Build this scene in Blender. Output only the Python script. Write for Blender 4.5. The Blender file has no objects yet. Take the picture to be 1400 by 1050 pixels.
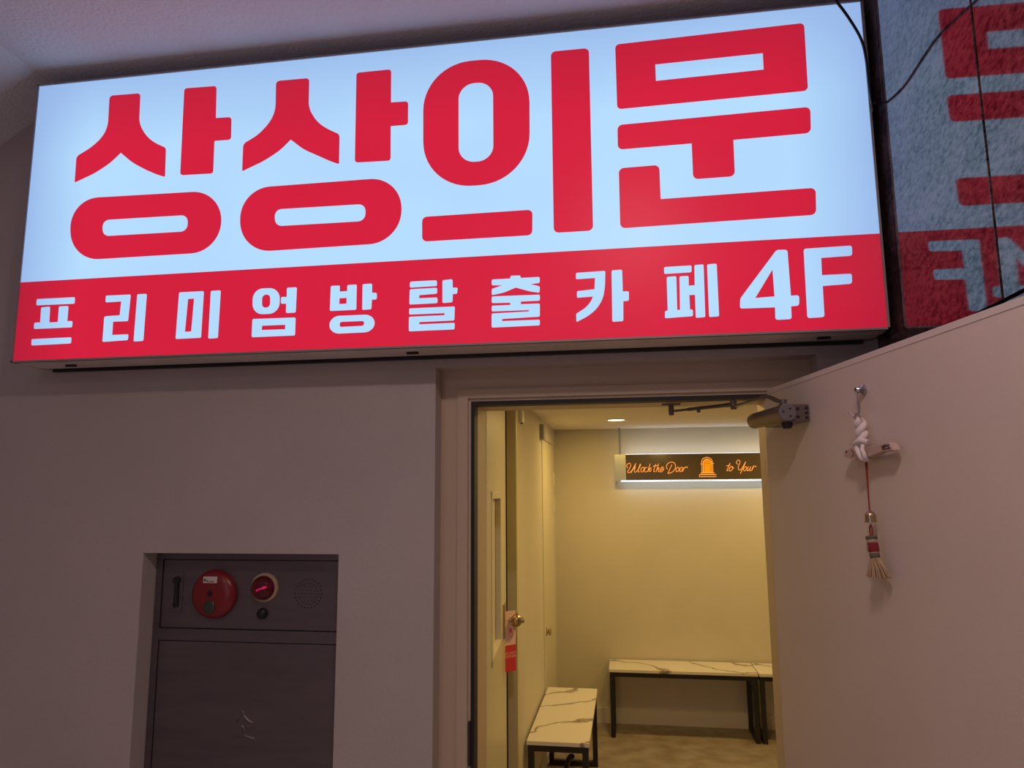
import bpy, bmesh, math, random
from mathutils import Vector, Matrix
random.seed(7)
SC = bpy.context.scene
COL = SC.collection

# ------------------------------------------------------------------ camera
cam_d = bpy.data.cameras.new('camera')
cam_d.sensor_width = 36.0
cam_d.lens = 990.0 / 1400.0 * 36.0
cam_d.clip_start = 0.02
cam = bpy.data.objects.new('camera', cam_d)
COL.objects.link(cam)
RT = Vector((0.98797, 0.15451, -0.00658)); UP = Vector((0.02912, -0.14404, 0.98914)); FW = Vector((-0.15188, 0.97743, 0.14681))
cam.matrix_world = Matrix(((RT.x, UP.x, -FW.x, 0), (RT.y, UP.y, -FW.y, 0), (RT.z, UP.z, -FW.z, 1.7), (0, 0, 0, 1)))
SC.camera = cam
# ------------------------------------------------------------------ world, exposure, lights
w = bpy.data.worlds.new('world'); SC.world = w; w.use_nodes = True
w.node_tree.nodes['Background'].inputs[0].default_value = (0.5, 0.42, 0.5, 1)
w.node_tree.nodes['Background'].inputs[1].default_value = 0.02
SC.view_settings.view_transform = 'Standard'
SC.view_settings.look = 'None'
SC.view_settings.gamma = 1
SC.view_settings.use_curve_mapping = False
SC.view_settings.exposure = 0.0
def area(name, loc, size, power, col, rot=(0, 0, 0), shape='DISK'):
    l = bpy.data.lights.new(name, 'AREA'); l.shape = shape; l.size = size; l.energy = power; l.color = col
    o = bpy.data.objects.new(name, l); o.location = loc; o.rotation_euler = rot; COL.objects.link(o); return o
area('corridor_lamp', (0.1, 0.35, 3.17), 0.22, 18.0, (1.0, 0.75, 0.68))
area('corridor_lamp_far', (-1.2, -1.4, 3.17), 0.22, 8.0, (1.0, 0.75, 0.68))
WARM = (1.0, 0.65, 0.20)
area('added_soft_fill', (-1.0, -2.2, 1.5), 1.6, 4.0, (0.90, 0.76, 0.95), (math.radians(95), 0, 0), 'SQUARE')  # added soft light behind the camera to lift the corridor shadows
area('room_downlight', (-0.055, 4.98, 2.165), 0.12, 6.0, WARM)
area('room_downlight_middle', (1.15, 4.98, 2.165), 0.12, 10.0, WARM)
area('room_downlight_front', (0.35, 3.45, 2.165), 0.12, 10.0, WARM)

# ------------------------------------------------------------------ data
GLYPHS = [
 ('big', [[(-1.8056,3.1257,0.0138),(-1.6833,3.1233,0.0115),(-1.6797,3.0071,0.0230),(-1.6472,2.9557,0.0230),(-1.6111,2.9272,0.0184),(-1.5678,2.9057,0.0092),(-1.5639,2.7971,0.0057),(-1.5940,2.8076,0.0115),(-1.6378,2.8281,0.0184),(-1.6933,2.8598,0.0184),(-1.7432,2.9016,0.0000),(-1.7834,2.8656,0.0184),(-1.8385,2.8333,0.0207),(-1.9171,2.8030,0.0046),(-1.9189,2.9021,0.0115),(-1.8616,2.9322,0.0207),(-1.8209,2.9673,0.0207),(-1.8025,3.0077,0.0207),],[(-1.5114,3.1253,0.0103),(-1.3877,3.1224,0.0103),(-1.3835,3.0011,0.0000),(-1.3246,2.9993,0.0103),(-1.3215,2.9154,0.0103),(-1.3841,2.9161,0.0000),(-1.3818,2.7960,0.0103),(-1.5060,2.7989,0.0103),],[(-1.9281,2.7419,0.1104),(-1.3454,2.7320,0.1104),(-1.3378,2.5119,0.1104),(-1.9071,2.5122,0.1104),],[(-1.7944,2.6545,0.0253),(-1.4668,2.6512,0.0253),(-1.4649,2.5918,0.0253),(-1.7893,2.5946,0.0253),],]),
 ('big', [[(-1.1637,3.1189,0.0138),(-1.0416,3.1176,0.0115),(-1.0397,3.0056,0.0230),(-1.0073,2.9525,0.0230),(-0.9706,2.9245,0.0184),(-0.9249,2.9004,0.0092),(-0.9236,2.7933,0.0057),(-0.9538,2.8059,0.0115),(-0.9962,2.8279,0.0184),(-1.0532,2.8574,0.0184),(-1.1005,2.8967,0.0000),(-1.1382,2.8608,0.0184),(-1.1936,2.8278,0.0207),(-1.2738,2.7956,0.0046),(-1.2749,2.8958,0.0115),(-1.2197,2.9249,0.0207),(-1.1786,2.9679,0.0207),(-1.1610,3.0096,0.0207),],[(-0.8708,3.1199,0.0103),(-0.7474,3.1201,0.0103),(-0.7459,2.9993,0.0000),(-0.6859,2.9979,0.0103),(-0.6854,2.9140,0.0103),(-0.7451,2.9143,0.0000),(-0.7433,2.7916,0.0103),(-0.8679,2.7946,0.0103),],[(-1.2778,2.7324,0.1104),(-0.7040,2.7320,0.1104),(-0.7018,2.5065,0.1104),(-1.2659,2.5038,0.1104),],[(-1.1488,2.6494,0.0253),(-0.8262,2.6462,0.0253),(-0.8260,2.5866,0.0253),(-1.1441,2.5891,0.0253),],]),
 ('big', [[(-0.6352,3.1238,0.1656),(-0.2744,3.1207,0.1656),(-0.2772,2.6832,0.1656),(-0.6300,2.6825,0.1656),],[(-0.5129,3.0413,0.0529),(-0.3964,3.0415,0.0529),(-0.3957,2.7636,0.0529),(-0.5115,2.7653,0.0529),],[(-0.6326,2.5877,0.0161),(-0.2698,2.5878,0.0161),(-0.2714,2.5033,0.0161),(-0.6316,2.5040,0.0161),],[(-0.2032,3.1267,0.0161),(-0.0789,3.1260,0.0161),(-0.0794,2.5063,0.0161),(-0.2029,2.5065,0.0161),],]),
 ('big', [[(0.0058,3.1292,0.0138),(0.5895,3.1389,0.0138),(0.5870,2.9125,0.0138),(0.0062,2.9049,0.0138),],[(0.1306,3.0468,0.0000),(0.4610,3.0508,0.0000),(0.4605,2.9950,0.0000),(0.1307,2.9899,0.0000),],[(0.0054,2.8509,0.0161),(0.5900,2.8585,0.0161),(0.5865,2.7739,0.0161),(0.3580,2.7709,0.0000),(0.3569,2.6524,0.0161),(0.2320,2.6519,0.0161),(0.2323,2.7698,0.0000),(0.0045,2.7682,0.0161),],[(0.0055,2.7054,0.0161),(0.1311,2.7066,0.0161),(0.1311,2.5944,0.0000),(0.5887,2.5978,0.0161),(0.5850,2.5131,0.0161),(0.0047,2.5080,0.0161),],]),
 ('small', [[(-2.0265,2.3794,0.0046),(-1.8775,2.3790,0.0046),(-1.8770,2.3559,0.0046),(-2.0260,2.3569,0.0046),],[(-2.0061,2.3483,0.0046),(-1.9718,2.3499,0.0046),(-1.9696,2.2928,0.0000),(-1.9354,2.2928,0.0000),(-1.9364,2.3488,0.0046),(-1.9000,2.3486,0.0046),(-1.8997,2.2944,0.0000),(-1.8793,2.2941,0.0046),(-1.8790,2.2720,0.0046),(-2.0272,2.2722,0.0046),(-2.0278,2.2947,0.0046),(-2.0047,2.2943,0.0000),],[(-2.0327,2.2360,0.0046),(-1.8782,2.2366,0.0046),(-1.8777,2.2152,0.0046),(-2.0310,2.2136,0.0046),],]),
 ('small', [[(-1.7581,2.3784,0.0046),(-1.6634,2.3781,0.0046),(-1.6664,2.2848,0.0046),(-1.7233,2.2852,0.0000),(-1.7228,2.2383,0.0000),(-1.6614,2.2387,0.0046),(-1.6620,2.2184,0.0046),(-1.7572,2.2157,0.0046),(-1.7575,2.3050,0.0046),(-1.6990,2.3068,0.0000),(-1.6974,2.3555,0.0000),(-1.7570,2.3547,0.0046),],[(-1.6383,2.3777,0.0046),(-1.6027,2.3775,0.0046),(-1.6039,2.2133,0.0046),(-1.6396,2.2124,0.0046),],]),
 ('small', [[(-1.4819,2.3766,0.0046),(-1.3912,2.3764,0.0046),(-1.3920,2.2158,0.0046),(-1.4843,2.2152,0.0046),],[(-1.4479,2.3522,0.0000),(-1.4251,2.3526,0.0000),(-1.4286,2.2388,0.0000),(-1.4521,2.2382,0.0000),],[(-1.3652,2.3759,0.0046),(-1.3296,2.3761,0.0046),(-1.3308,2.2126,0.0046),(-1.3653,2.2117,0.0046),],]),
 ('small', [[(-1.2135,2.3753,0.0368),(-1.1177,2.3742,0.0368),(-1.1158,2.2869,0.0368),(-1.2110,2.2872,0.0368),],[(-1.1798,2.3535,0.0138),(-1.1505,2.3536,0.0138),(-1.1492,2.3086,0.0138),(-1.1785,2.3084,0.0138),],[(-1.0924,2.3732,0.0046),(-1.0577,2.3729,0.0046),(-1.0586,2.2871,0.0046),(-1.0924,2.2871,0.0046),(-1.0930,2.3191,0.0000),(-1.1115,2.3195,0.0046),(-1.1117,2.3424,0.0046),(-1.0918,2.3415,0.0000),],[(-1.2100,2.2718,0.0046),(-1.0582,2.2705,0.0046),(-1.0579,2.2104,0.0046),(-1.2098,2.2103,0.0046),],[(-1.1749,2.2479,0.0000),(-1.0933,2.2477,0.0000),(-1.0927,2.2321,0.0000),(-1.1760,2.2331,0.0000),],]),
 ('small', [[(-0.9392,2.3713,0.0046),(-0.9082,2.3712,0.0046),(-0.9083,2.3507,0.0000),(-0.8825,2.3509,0.0000),(-0.8823,2.3714,0.0046),(-0.8502,2.3717,0.0046),(-0.8500,2.2871,0.0046),(-0.9400,2.2871,0.0046),],[(-0.9084,2.3283,0.0000),(-0.8833,2.3286,0.0000),(-0.8835,2.3090,0.0000),(-0.9086,2.3087,0.0000),],[(-0.8303,2.3714,0.0046),(-0.7982,2.3720,0.0046),(-0.7975,2.3410,0.0000),(-0.7814,2.3402,0.0046),(-0.7814,2.3188,0.0046),(-0.7977,2.3181,0.0000),(-0.7985,2.2867,0.0046),(-0.8296,2.2855,0.0046),],[(-0.9402,2.2695,0.0345),(-0.7867,2.2690,0.0345),(-0.7869,2.2110,0.0345),(-0.9391,2.2102,0.0345),],[(-0.9053,2.2492,0.0078),(-0.8215,2.2489,0.0078),(-0.8219,2.2325,0.0078),(-0.9055,2.2319,0.0078),],]),
 ('small', [[(-0.6702,2.3717,0.0046),(-0.5816,2.3719,0.0046),(-0.5807,2.3530,0.0046),(-0.6706,2.3520,0.0046),],[(-0.6705,2.3464,0.0046),(-0.5799,2.3469,0.0046),(-0.5805,2.3276,0.0046),(-0.6391,2.3257,0.0000),(-0.6395,2.3153,0.0000),(-0.5789,2.3150,0.0046),(-0.5788,2.2965,0.0046),(-0.6713,2.2960,0.0046),],[(-0.5628,2.3709,0.0046),(-0.5299,2.3725,0.0046),(-0.5290,2.3443,0.0000),(-0.5128,2.3442,0.0046),(-0.5146,2.3243,0.0046),(-0.5289,2.3236,0.0000),(-0.5295,2.2970,0.0046),(-0.5622,2.2957,0.0046),],[(-0.6718,2.2831,0.0041),(-0.5220,2.2828,0.0041),(-0.5232,2.2374,0.0041),(-0.6380,2.2369,0.0000),(-0.6379,2.2295,0.0000),(-0.5217,2.2293,0.0041),(-0.5230,2.2083,0.0041),(-0.6719,2.2082,0.0041),(-0.6721,2.2556,0.0041),(-0.5552,2.2557,0.0000),(-0.5553,2.2626,0.0000),(-0.6715,2.2631,0.0041),],]),
 ('small', [[(-0.3419,2.3738,0.0041),(-0.3104,2.3731,0.0041),(-0.3095,2.3650,0.0000),(-0.2495,2.3651,0.0041),(-0.2497,2.3462,0.0041),(-0.2793,2.3432,0.0000),(-0.2494,2.3346,0.0041),(-0.2506,2.3146,0.0041),(-0.2773,2.3190,0.0092),(-0.3258,2.3349,0.0000),(-0.3642,2.3202,0.0092),(-0.4024,2.3138,0.0041),(-0.4023,2.3340,0.0041),(-0.3678,2.3442,0.0000),(-0.4023,2.3460,0.0041),(-0.4023,2.3646,0.0041),(-0.3427,2.3650,0.0000),],[(-0.4024,2.3095,0.0041),(-0.2497,2.3079,0.0041),(-0.2500,2.2887,0.0041),(-0.3100,2.2887,0.0000),(-0.3100,2.2800,0.0000),(-0.2501,2.2795,0.0041),(-0.2506,2.2377,0.0041),(-0.3697,2.2354,0.0000),(-0.3697,2.2284,0.0000),(-0.2507,2.2279,0.0041),(-0.2510,2.2100,0.0041),(-0.4029,2.2091,0.0041),(-0.4028,2.2543,0.0041),(-0.2849,2.2556,0.0000),(-0.2848,2.2603,0.0000),(-0.4025,2.2609,0.0041),(-0.4025,2.2794,0.0041),(-0.3432,2.2792,0.0000),(-0.3432,2.2865,0.0000),(-0.4025,2.2881,0.0041),],]),
 ('small', [[(-0.1357,2.3720,0.0041),(-0.0450,2.3736,0.0041),(-0.0469,2.3263,0.0138),(-0.0539,2.2869,0.0138),(-0.0724,2.2561,0.0138),(-0.0998,2.2335,0.0138),(-0.1372,2.2153,0.0041),(-0.1374,2.2414,0.0018),(-0.1070,2.2600,0.0092),(-0.0911,2.2783,0.0092),(-0.0847,2.2940,0.0000),(-0.1341,2.2924,0.0041),(-0.1337,2.3132,0.0041),(-0.0795,2.3168,0.0000),(-0.0771,2.3528,0.0000),(-0.1361,2.3518,0.0041),],[(-0.0257,2.3740,0.0046),(0.0065,2.3748,0.0046),(0.0067,2.3052,0.0000),(0.0251,2.3052,0.0046),(0.0242,2.2753,0.0046),(0.0074,2.2745,0.0000),(0.0056,2.2123,0.0046),(-0.0278,2.2115,0.0046),],]),
 ('small', [[(0.1333,2.3757,0.0046),(0.2156,2.3766,0.0046),(0.2147,2.3553,0.0046),(0.1332,2.3542,0.0046),],[(0.1402,2.3443,0.0041),(0.1689,2.3453,0.0041),(0.1676,2.2395,0.0000),(0.1758,2.2398,0.0000),(0.1784,2.3439,0.0041),(0.2053,2.3441,0.0041),(0.2047,2.3134,0.0000),(0.2224,2.3138,0.0000),(0.2238,2.3769,0.0041),(0.2511,2.3779,0.0041),(0.2490,2.2142,0.0041),(0.2211,2.2129,0.0041),(0.2220,2.2844,0.0000),(0.2050,2.2844,0.0000),(0.2053,2.2394,0.0000),(0.2135,2.2390,0.0041),(0.2132,2.2187,0.0041),(0.1303,2.2156,0.0041),(0.1311,2.2380,0.0041),(0.1394,2.2392,0.0000),],[(0.2614,2.3773,0.0046),(0.2896,2.3780,0.0046),(0.2892,2.2146,0.0046),(0.2601,2.2137,0.0046),],]),
 ('small', [[(0.4653,2.4110,0.0069),(0.4962,2.4092,0.0069),(0.4977,2.2677,0.0000),(0.5210,2.2681,0.0069),(0.5191,2.2369,0.0069),(0.4964,2.2358,0.0000),(0.4955,2.1971,0.0069),(0.4500,2.1968,0.0069),(0.4510,2.2348,0.0000),(0.3506,2.2356,0.0069),(0.3528,2.2663,0.0069),],[(0.4503,2.3510,0.0000),(0.4514,2.2678,0.0000),(0.3961,2.2658,0.0000),],]),
 ('small', [[(0.5425,2.4094,0.0069),(0.6782,2.4114,0.0069),(0.6772,2.3807,0.0069),(0.5901,2.3788,0.0000),(0.5889,2.3257,0.0000),(0.6721,2.3259,0.0069),(0.6705,2.2957,0.0069),(0.5888,2.2930,0.0000),(0.5875,2.1992,0.0069),(0.5399,2.1982,0.0069),],]),
]
NEON_A = [[(0.0159,1.871),(0.0076,1.8841),(0.0102,1.8972),(0.03,1.9078),(0.0381,1.8925),(0.0287,1.8665),(0.0152,1.8492),(0.017,1.8353),(0.0322,1.8404),(0.0568,1.8662),(0.0775,1.9072),(0.0569,1.8705),(0.0432,1.8446),(0.0406,1.8316)],[(0.0432,1.8446),(0.0657,1.8748),(0.0724,1.8834),(0.0674,1.8617),(0.0646,1.84),(0.0797,1.842)],[(0.0797,1.842),(0.1,1.87),(0.1138,1.8981),(0.105,1.8917),(0.093,1.8527),(0.0947,1.8397),(0.1035,1.844)],[(0.1303,1.8762),(0.1172,1.8698),(0.1122,1.8482),(0.1205,1.8394),(0.1315,1.848),(0.1365,1.8696),(0.1303,1.8762),(0.143,1.8695)],[(0.1603,1.8737),(0.1473,1.8716),(0.1381,1.8522),(0.1441,1.8392),(0.1593,1.8455)],[(0.1848,1.9016),(0.1731,1.8735),(0.1634,1.839)],[(0.1638,1.852),(0.1859,1.8712),(0.1878,1.8625),(0.1725,1.8562),(0.1806,1.841),(0.1918,1.856)],[(0.2254,1.8989),(0.2112,1.8601),(0.2084,1.8407),(0.2193,1.847)],[(0.2034,1.8818),(0.2421,1.8879)],[(0.2468,1.9008),(0.2326,1.8599),(0.2254,1.8383)],[(0.2301,1.8512),(0.248,1.8726),(0.2451,1.8511),(0.2426,1.8403),(0.2533,1.8423)],[(0.2579,1.8509),(0.2775,1.8637),(0.278,1.8766),(0.265,1.8703),(0.2577,1.8466),(0.2659,1.8379),(0.286,1.8614)],[(0.3114,1.859),(0.3034,1.872),(0.3084,1.8935),(0.3281,1.9084),(0.3537,1.9103),(0.37,1.8928),(0.369,1.8669),(0.3511,1.8413),(0.3295,1.8308),(0.3123,1.8266),(0.3215,1.8459),(0.3446,1.8931)],[(0.3905,1.8732),(0.3774,1.8647),(0.3724,1.8454),(0.3806,1.8388),(0.3916,1.8473),(0.3966,1.8666),(0.3905,1.8732)],[(0.4159,1.8729),(0.4049,1.8644),(0.3999,1.8451),(0.406,1.8386),(0.4169,1.847),(0.4219,1.8663),(0.4159,1.8729)],[(0.4349,1.8726),(0.4278,1.8534),(0.4208,1.8384)],[(0.4256,1.8534),(0.4411,1.8704),(0.4561,1.8745),(0.457,1.8659)]]
NEON_B = [[(0.7693,1.8986),(0.7515,1.8583),(0.7433,1.8435),(0.7548,1.8412)],[(0.7421,1.8776),(0.7714,1.8837)],[(0.7792,1.8729),(0.7663,1.8645),(0.7613,1.8454),(0.7693,1.8402),(0.7845,1.8537),(0.7874,1.8707),(0.7792,1.8729),(0.789,1.8621),(0.7972,1.8599)],[(0.8235,1.8894),(0.8157,1.898),(0.8228,1.9171),(0.8374,1.9191),(0.8416,1.9041),(0.8289,1.8744),(0.8279,1.8532),(0.8379,1.8467),(0.8551,1.8614),(0.8844,1.9099),(0.859,1.8571),(0.8454,1.8318),(0.8406,1.8191)],[(0.8825,1.8717),(0.8698,1.8655),(0.8647,1.8464),(0.8726,1.84),(0.8835,1.8526),(0.8864,1.8674),(0.8825,1.8717)],[(0.9011,1.8736),(0.8895,1.8483),(0.8952,1.8397),(0.9128,1.8607),(0.9174,1.8713),(0.9077,1.8438),(0.9157,1.8395)],[(0.9383,1.8774),(0.9287,1.8521),(0.9178,1.8395)],[(0.9246,1.8521),(0.9381,1.8732),(0.9545,1.873),(0.9521,1.8666)]]
NEON_ICON = [[(0.5549,1.8948),(0.5716,1.8938)],[(0.5646,1.8969),(0.5642,1.9162),(0.5756,1.9354),(0.6033,1.9458),(0.6301,1.9347),(0.6417,1.9152),(0.6417,1.8959)],[(0.6366,1.8947),(0.6535,1.8979)],[(0.5644,1.8904),(0.5634,1.8305)],[(0.6435,1.8903),(0.6432,1.8296)],[(0.5562,1.8284),(0.6544,1.8274),(0.6539,1.8167),(0.5557,1.8177),(0.5562,1.8284)],[(0.543,1.8149),(0.6663,1.8145),(0.6656,1.7996),(0.5424,1.7999),(0.543,1.8149)],[(0.5718,1.8304),(0.5754,1.9118),(0.5878,1.9266),(0.6027,1.9329),(0.6212,1.924),(0.634,1.911),(0.6328,1.8298)]]
FISH = [(0.5352, 1.7892), (0.5542, 1.7937), (0.5774, 1.799), (0.5996, 1.8013), (0.633, 1.7988), (0.6654, 1.7979), (0.6925, 1.7952), (0.7134, 1.7949), (0.7273, 1.8), (0.742, 1.8006), (0.7515, 1.7964), (0.7548, 1.7894), (0.7573, 1.7824), (0.7498, 1.7806), (0.7392, 1.782), (0.725, 1.7848), (0.7096, 1.782), (0.686, 1.7782), (0.6539, 1.7746), (0.6287, 1.7705), (0.6032, 1.7689), (0.5733, 1.7719), (0.5472, 1.7775), (0.5338, 1.7804), (0.5472, 1.7837)]
FEYE = (0.5537, 1.7904)
FGILL = [(0.5791, 1.7956), (0.5855, 1.7887), (0.5854, 1.7822), (0.5797, 1.7764)]
FTAIL = [[(0.715, 1.7928), (0.7323, 1.7967)], [(0.7164, 1.7897), (0.7412, 1.7951)], [(0.7178, 1.7866), (0.7446, 1.789)], [(0.7417, 1.7981), (0.7463, 1.7859)]]

# ------------------------------------------------------------------ materials
def mat(name, col=(0.5, 0.5, 0.5), rough=0.6, metal=0.0, spec=0.5, bump=None, vary=None, emit=None, estr=1.0, coat=0.0):
    m = bpy.data.materials.new(name); m.use_nodes = True
    nt = m.node_tree; b = nt.nodes['Principled BSDF']
    b.inputs['Base Color'].default_value = (*col, 1); b.inputs['Roughness'].default_value = rough
    b.inputs['Metallic'].default_value = metal; b.inputs['Specular IOR Level'].default_value = spec
    b.inputs['Coat Weight'].default_value = coat
    tc = nt.nodes.new('ShaderNodeTexCoord')
    if vary:                                    # (scale, dark colour, detail, stretch)
        sc, c2, det, st = vary
        mp = nt.nodes.new('ShaderNodeMapping'); mp.inputs['Scale'].default_value = st
        n = nt.nodes.new('ShaderNodeTexNoise'); n.inputs['Scale'].default_value = sc; n.inputs['Detail'].default_value = det
        r = nt.nodes.new('ShaderNodeValToRGB')
        r.color_ramp.elements[0].position = 0.35; r.color_ramp.elements[1].position = 0.65
        r.color_ramp.elements[0].color = (*c2, 1); r.color_ramp.elements[1].color = (*col, 1)
        nt.links.new(tc.outputs['Object'], mp.inputs[0]); nt.links.new(mp.outputs[0], n.inputs['Vector'])
        nt.links.new(n.outputs['Fac'], r.inputs[0]); nt.links.new(r.outputs[0], b.inputs['Base Color'])
    if bump:                                    # (scale, strength, distance)
        n = nt.nodes.new('ShaderNodeTexNoise'); n.inputs['Scale'].default_value = bump[0]; n.inputs['Detail'].default_value = 4
        bp = nt.nodes.new('ShaderNodeBump'); bp.inputs['Strength'].default_value = bump[1]; bp.inputs['Distance'].default_value = bump[2]
        nt.links.new(tc.outputs['Object'], n.inputs['Vector']); nt.links.new(n.outputs['Fac'], bp.inputs['Height']); nt.links.new(bp.outputs[0], b.inputs['Normal'])
    if emit:
        b.inputs['Emission Color'].default_value = (*emit, 1); b.inputs['Emission Strength'].default_value = estr
    return m

M = {}
M['wall'] = mat('painted_plaster', (0.53, 0.48, 0.47), 0.75, bump=(90, 0.25, 0.004), vary=(3, (0.50, 0.455, 0.445), 3, (1, 1, 1)))
M['ceiling'] = mat('stucco_ceiling', (0.84, 0.87, 0.93), 0.9, bump=(75, 0.9, 0.006))
M['frame'] = mat('frame_paint', (0.58, 0.47, 0.35), 0.5, bump=(120, 0.08, 0.002))
M['door'] = mat('door_paint', (0.70, 0.61, 0.54), 0.45, bump=(160, 0.15, 0.002), vary=(5, (0.68, 0.59, 0.52), 2, (1, 1, 1)))
M['dooredge'] = mat('door_edge_paint', (0.70, 0.63, 0.58), 0.45)
M['gasket'] = mat('black_rubber', (0.012, 0.010, 0.014), 0.6)
M['black'] = mat('black_plastic', (0.015, 0.013, 0.014), 0.45)
M['blacksteel'] = mat('black_powder_coat', (0.018, 0.015, 0.014), 0.5)
M['room'] = mat('room_wallpaper', (0.66, 0.62, 0.52), 0.8, bump=(150, 0.3, 0.002), vary=(2.5, (0.63, 0.59, 0.49), 3, (1, 1, 1)))
M['roomceil'] = mat('room_ceiling', (0.85, 0.80, 0.70), 0.85)
M['base'] = mat('skirting', (0.60, 0.56, 0.48), 0.5)
M['leaf'] = mat('inner_door_paint', (0.70, 0.66, 0.50), 0.4)
M['nib'] = mat('olive_frame_paint', (0.62, 0.56, 0.32), 0.5)
M['floor'] = mat('mottled_vinyl', (0.34, 0.29, 0.23), 0.65, vary=(7, (0.24, 0.19, 0.14), 10, (1, 1.2, 1)), bump=(60, 0.2, 0.002))
M['tile'] = mat('pale_corridor_tile', (0.66, 0.62, 0.57), 0.4, vary=(12, (0.6, 0.56, 0.52), 4, (1, 1, 1)))
M['steel'] = mat('dull_stainless', (0.20, 0.17, 0.185), 0.40, metal=0.75, vary=(4, (0.17, 0.15, 0.165), 4, (1, 1, 6)))
M['steeldark'] = mat('dark_steel', (0.05, 0.042, 0.05), 0.4, metal=0.6)
M['closer'] = mat('bronze_grey_metal', (0.20, 0.17, 0.155), 0.38, metal=0.7)
M['closercap'] = mat('grey_cap', (0.20, 0.19, 0.20), 0.5, metal=0.3)
M['brass'] = mat('old_brass', (0.50, 0.40, 0.26), 0.28, metal=1.0)
M['chrome'] = mat('chrome', (0.5, 0.48, 0.5), 0.15, metal=1.0)
M['redplastic'] = mat('red_plastic', (0.23, 0.016, 0.022), 0.30, spec=0.5)
M['whitelabel'] = mat('white_label', (0.65, 0.6, 0.58), 0.6)
M['cream'] = mat('cream_plastic', (0.50, 0.38, 0.24), 0.5)
M['lens'] = mat('dark_lens', (0.05, 0.07, 0.05), 0.15)
M['signbody'] = mat('sign_metal', (0.74, 0.68, 0.66), 0.55, vary=(6, (0.64, 0.58, 0.56), 3, (1, 1, 1)))
M['signrim'] = mat('sign_rim', (0.36, 0.33, 0.34), 0.5, metal=0.2)
M['rope'] = mat('white_cotton_rope', (0.80, 0.72, 0.72), 0.9, bump=(300, 0.5, 0.001))
M['wood'] = mat('pale_wood', (0.60, 0.44, 0.36), 0.6, vary=(18, (0.47, 0.33, 0.27), 4, (1, 1, 8)))
M['burnt'] = mat('dark_burnt_wood', (0.07, 0.04, 0.03), 0.7)
M['redcord'] = mat('red_cord', (0.30, 0.022, 0.018), 0.7)
M['straw'] = mat('straw', (0.58, 0.40, 0.25), 0.8, vary=(40, (0.34, 0.22, 0.13), 3, (1, 1, 0.3)))
M['mosswrap'] = mat('green_grey_wrap', (0.12, 0.11, 0.07), 0.8)
M['beigewrap'] = mat('beige_wrap', (0.38, 0.31, 0.2), 0.8)
M['redwrap'] = mat('dark_red_wrap', (0.22, 0.012, 0.018), 0.8)
M['pinkcard'] = mat('pale_pink_card', (0.90, 0.62, 0.48), 0.5)
M['redcard'] = mat('red_card', (0.70, 0.05, 0.06), 0.5)
M['greybox'] = mat('grey_plastic', (0.36, 0.35, 0.34), 0.5)
M['whitebox'] = mat('white_plastic', (0.7, 0.68, 0.62), 0.4)
M['cable'] = mat('black_cable', (0.01, 0.01, 0.02), 0.35)
M['paleCable'] = mat('pale_wire', (0.45, 0.45, 0.48), 0.5)
M['downlight'] = mat('downlight_glow', (0.9, 0.9, 0.9), 0.5, emit=(1.0, 0.88, 0.62), estr=5.0)
M['neon'] = mat('amber_neon', (0.3, 0.1, 0.02), 0.5, emit=(1.0, 0.32, 0.045), estr=1.25)
M['amberfill'] = mat('amber_fill', (0.3, 0.1, 0.0), 0.5, emit=(1.0, 0.30, 0.0), estr=0.8)
M['led'] = mat('white_led', (0.9, 0.9, 0.9), 0.5, emit=(0.78, 0.90, 1.0), estr=4.5)
M['glasspanel'] = mat('smoked_mirror', (0.11, 0.085, 0.055), 0.12, spec=0.9)
M['mirrorend'] = mat('silver_mirror', (0.62, 0.66, 0.52), 0.25, metal=0.8)
M['dome'] = mat('red_dome', (0.12, 0.002, 0.01), 0.06, spec=0.6)
M['dome'].node_tree.nodes['Principled BSDF'].inputs['Alpha'].default_value = 0.72
M['bulb'] = mat('pink_glow', (0.9, 0.1, 0.3), 0.5, emit=(1.0, 0.01, 0.16), estr=1.3)

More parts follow.
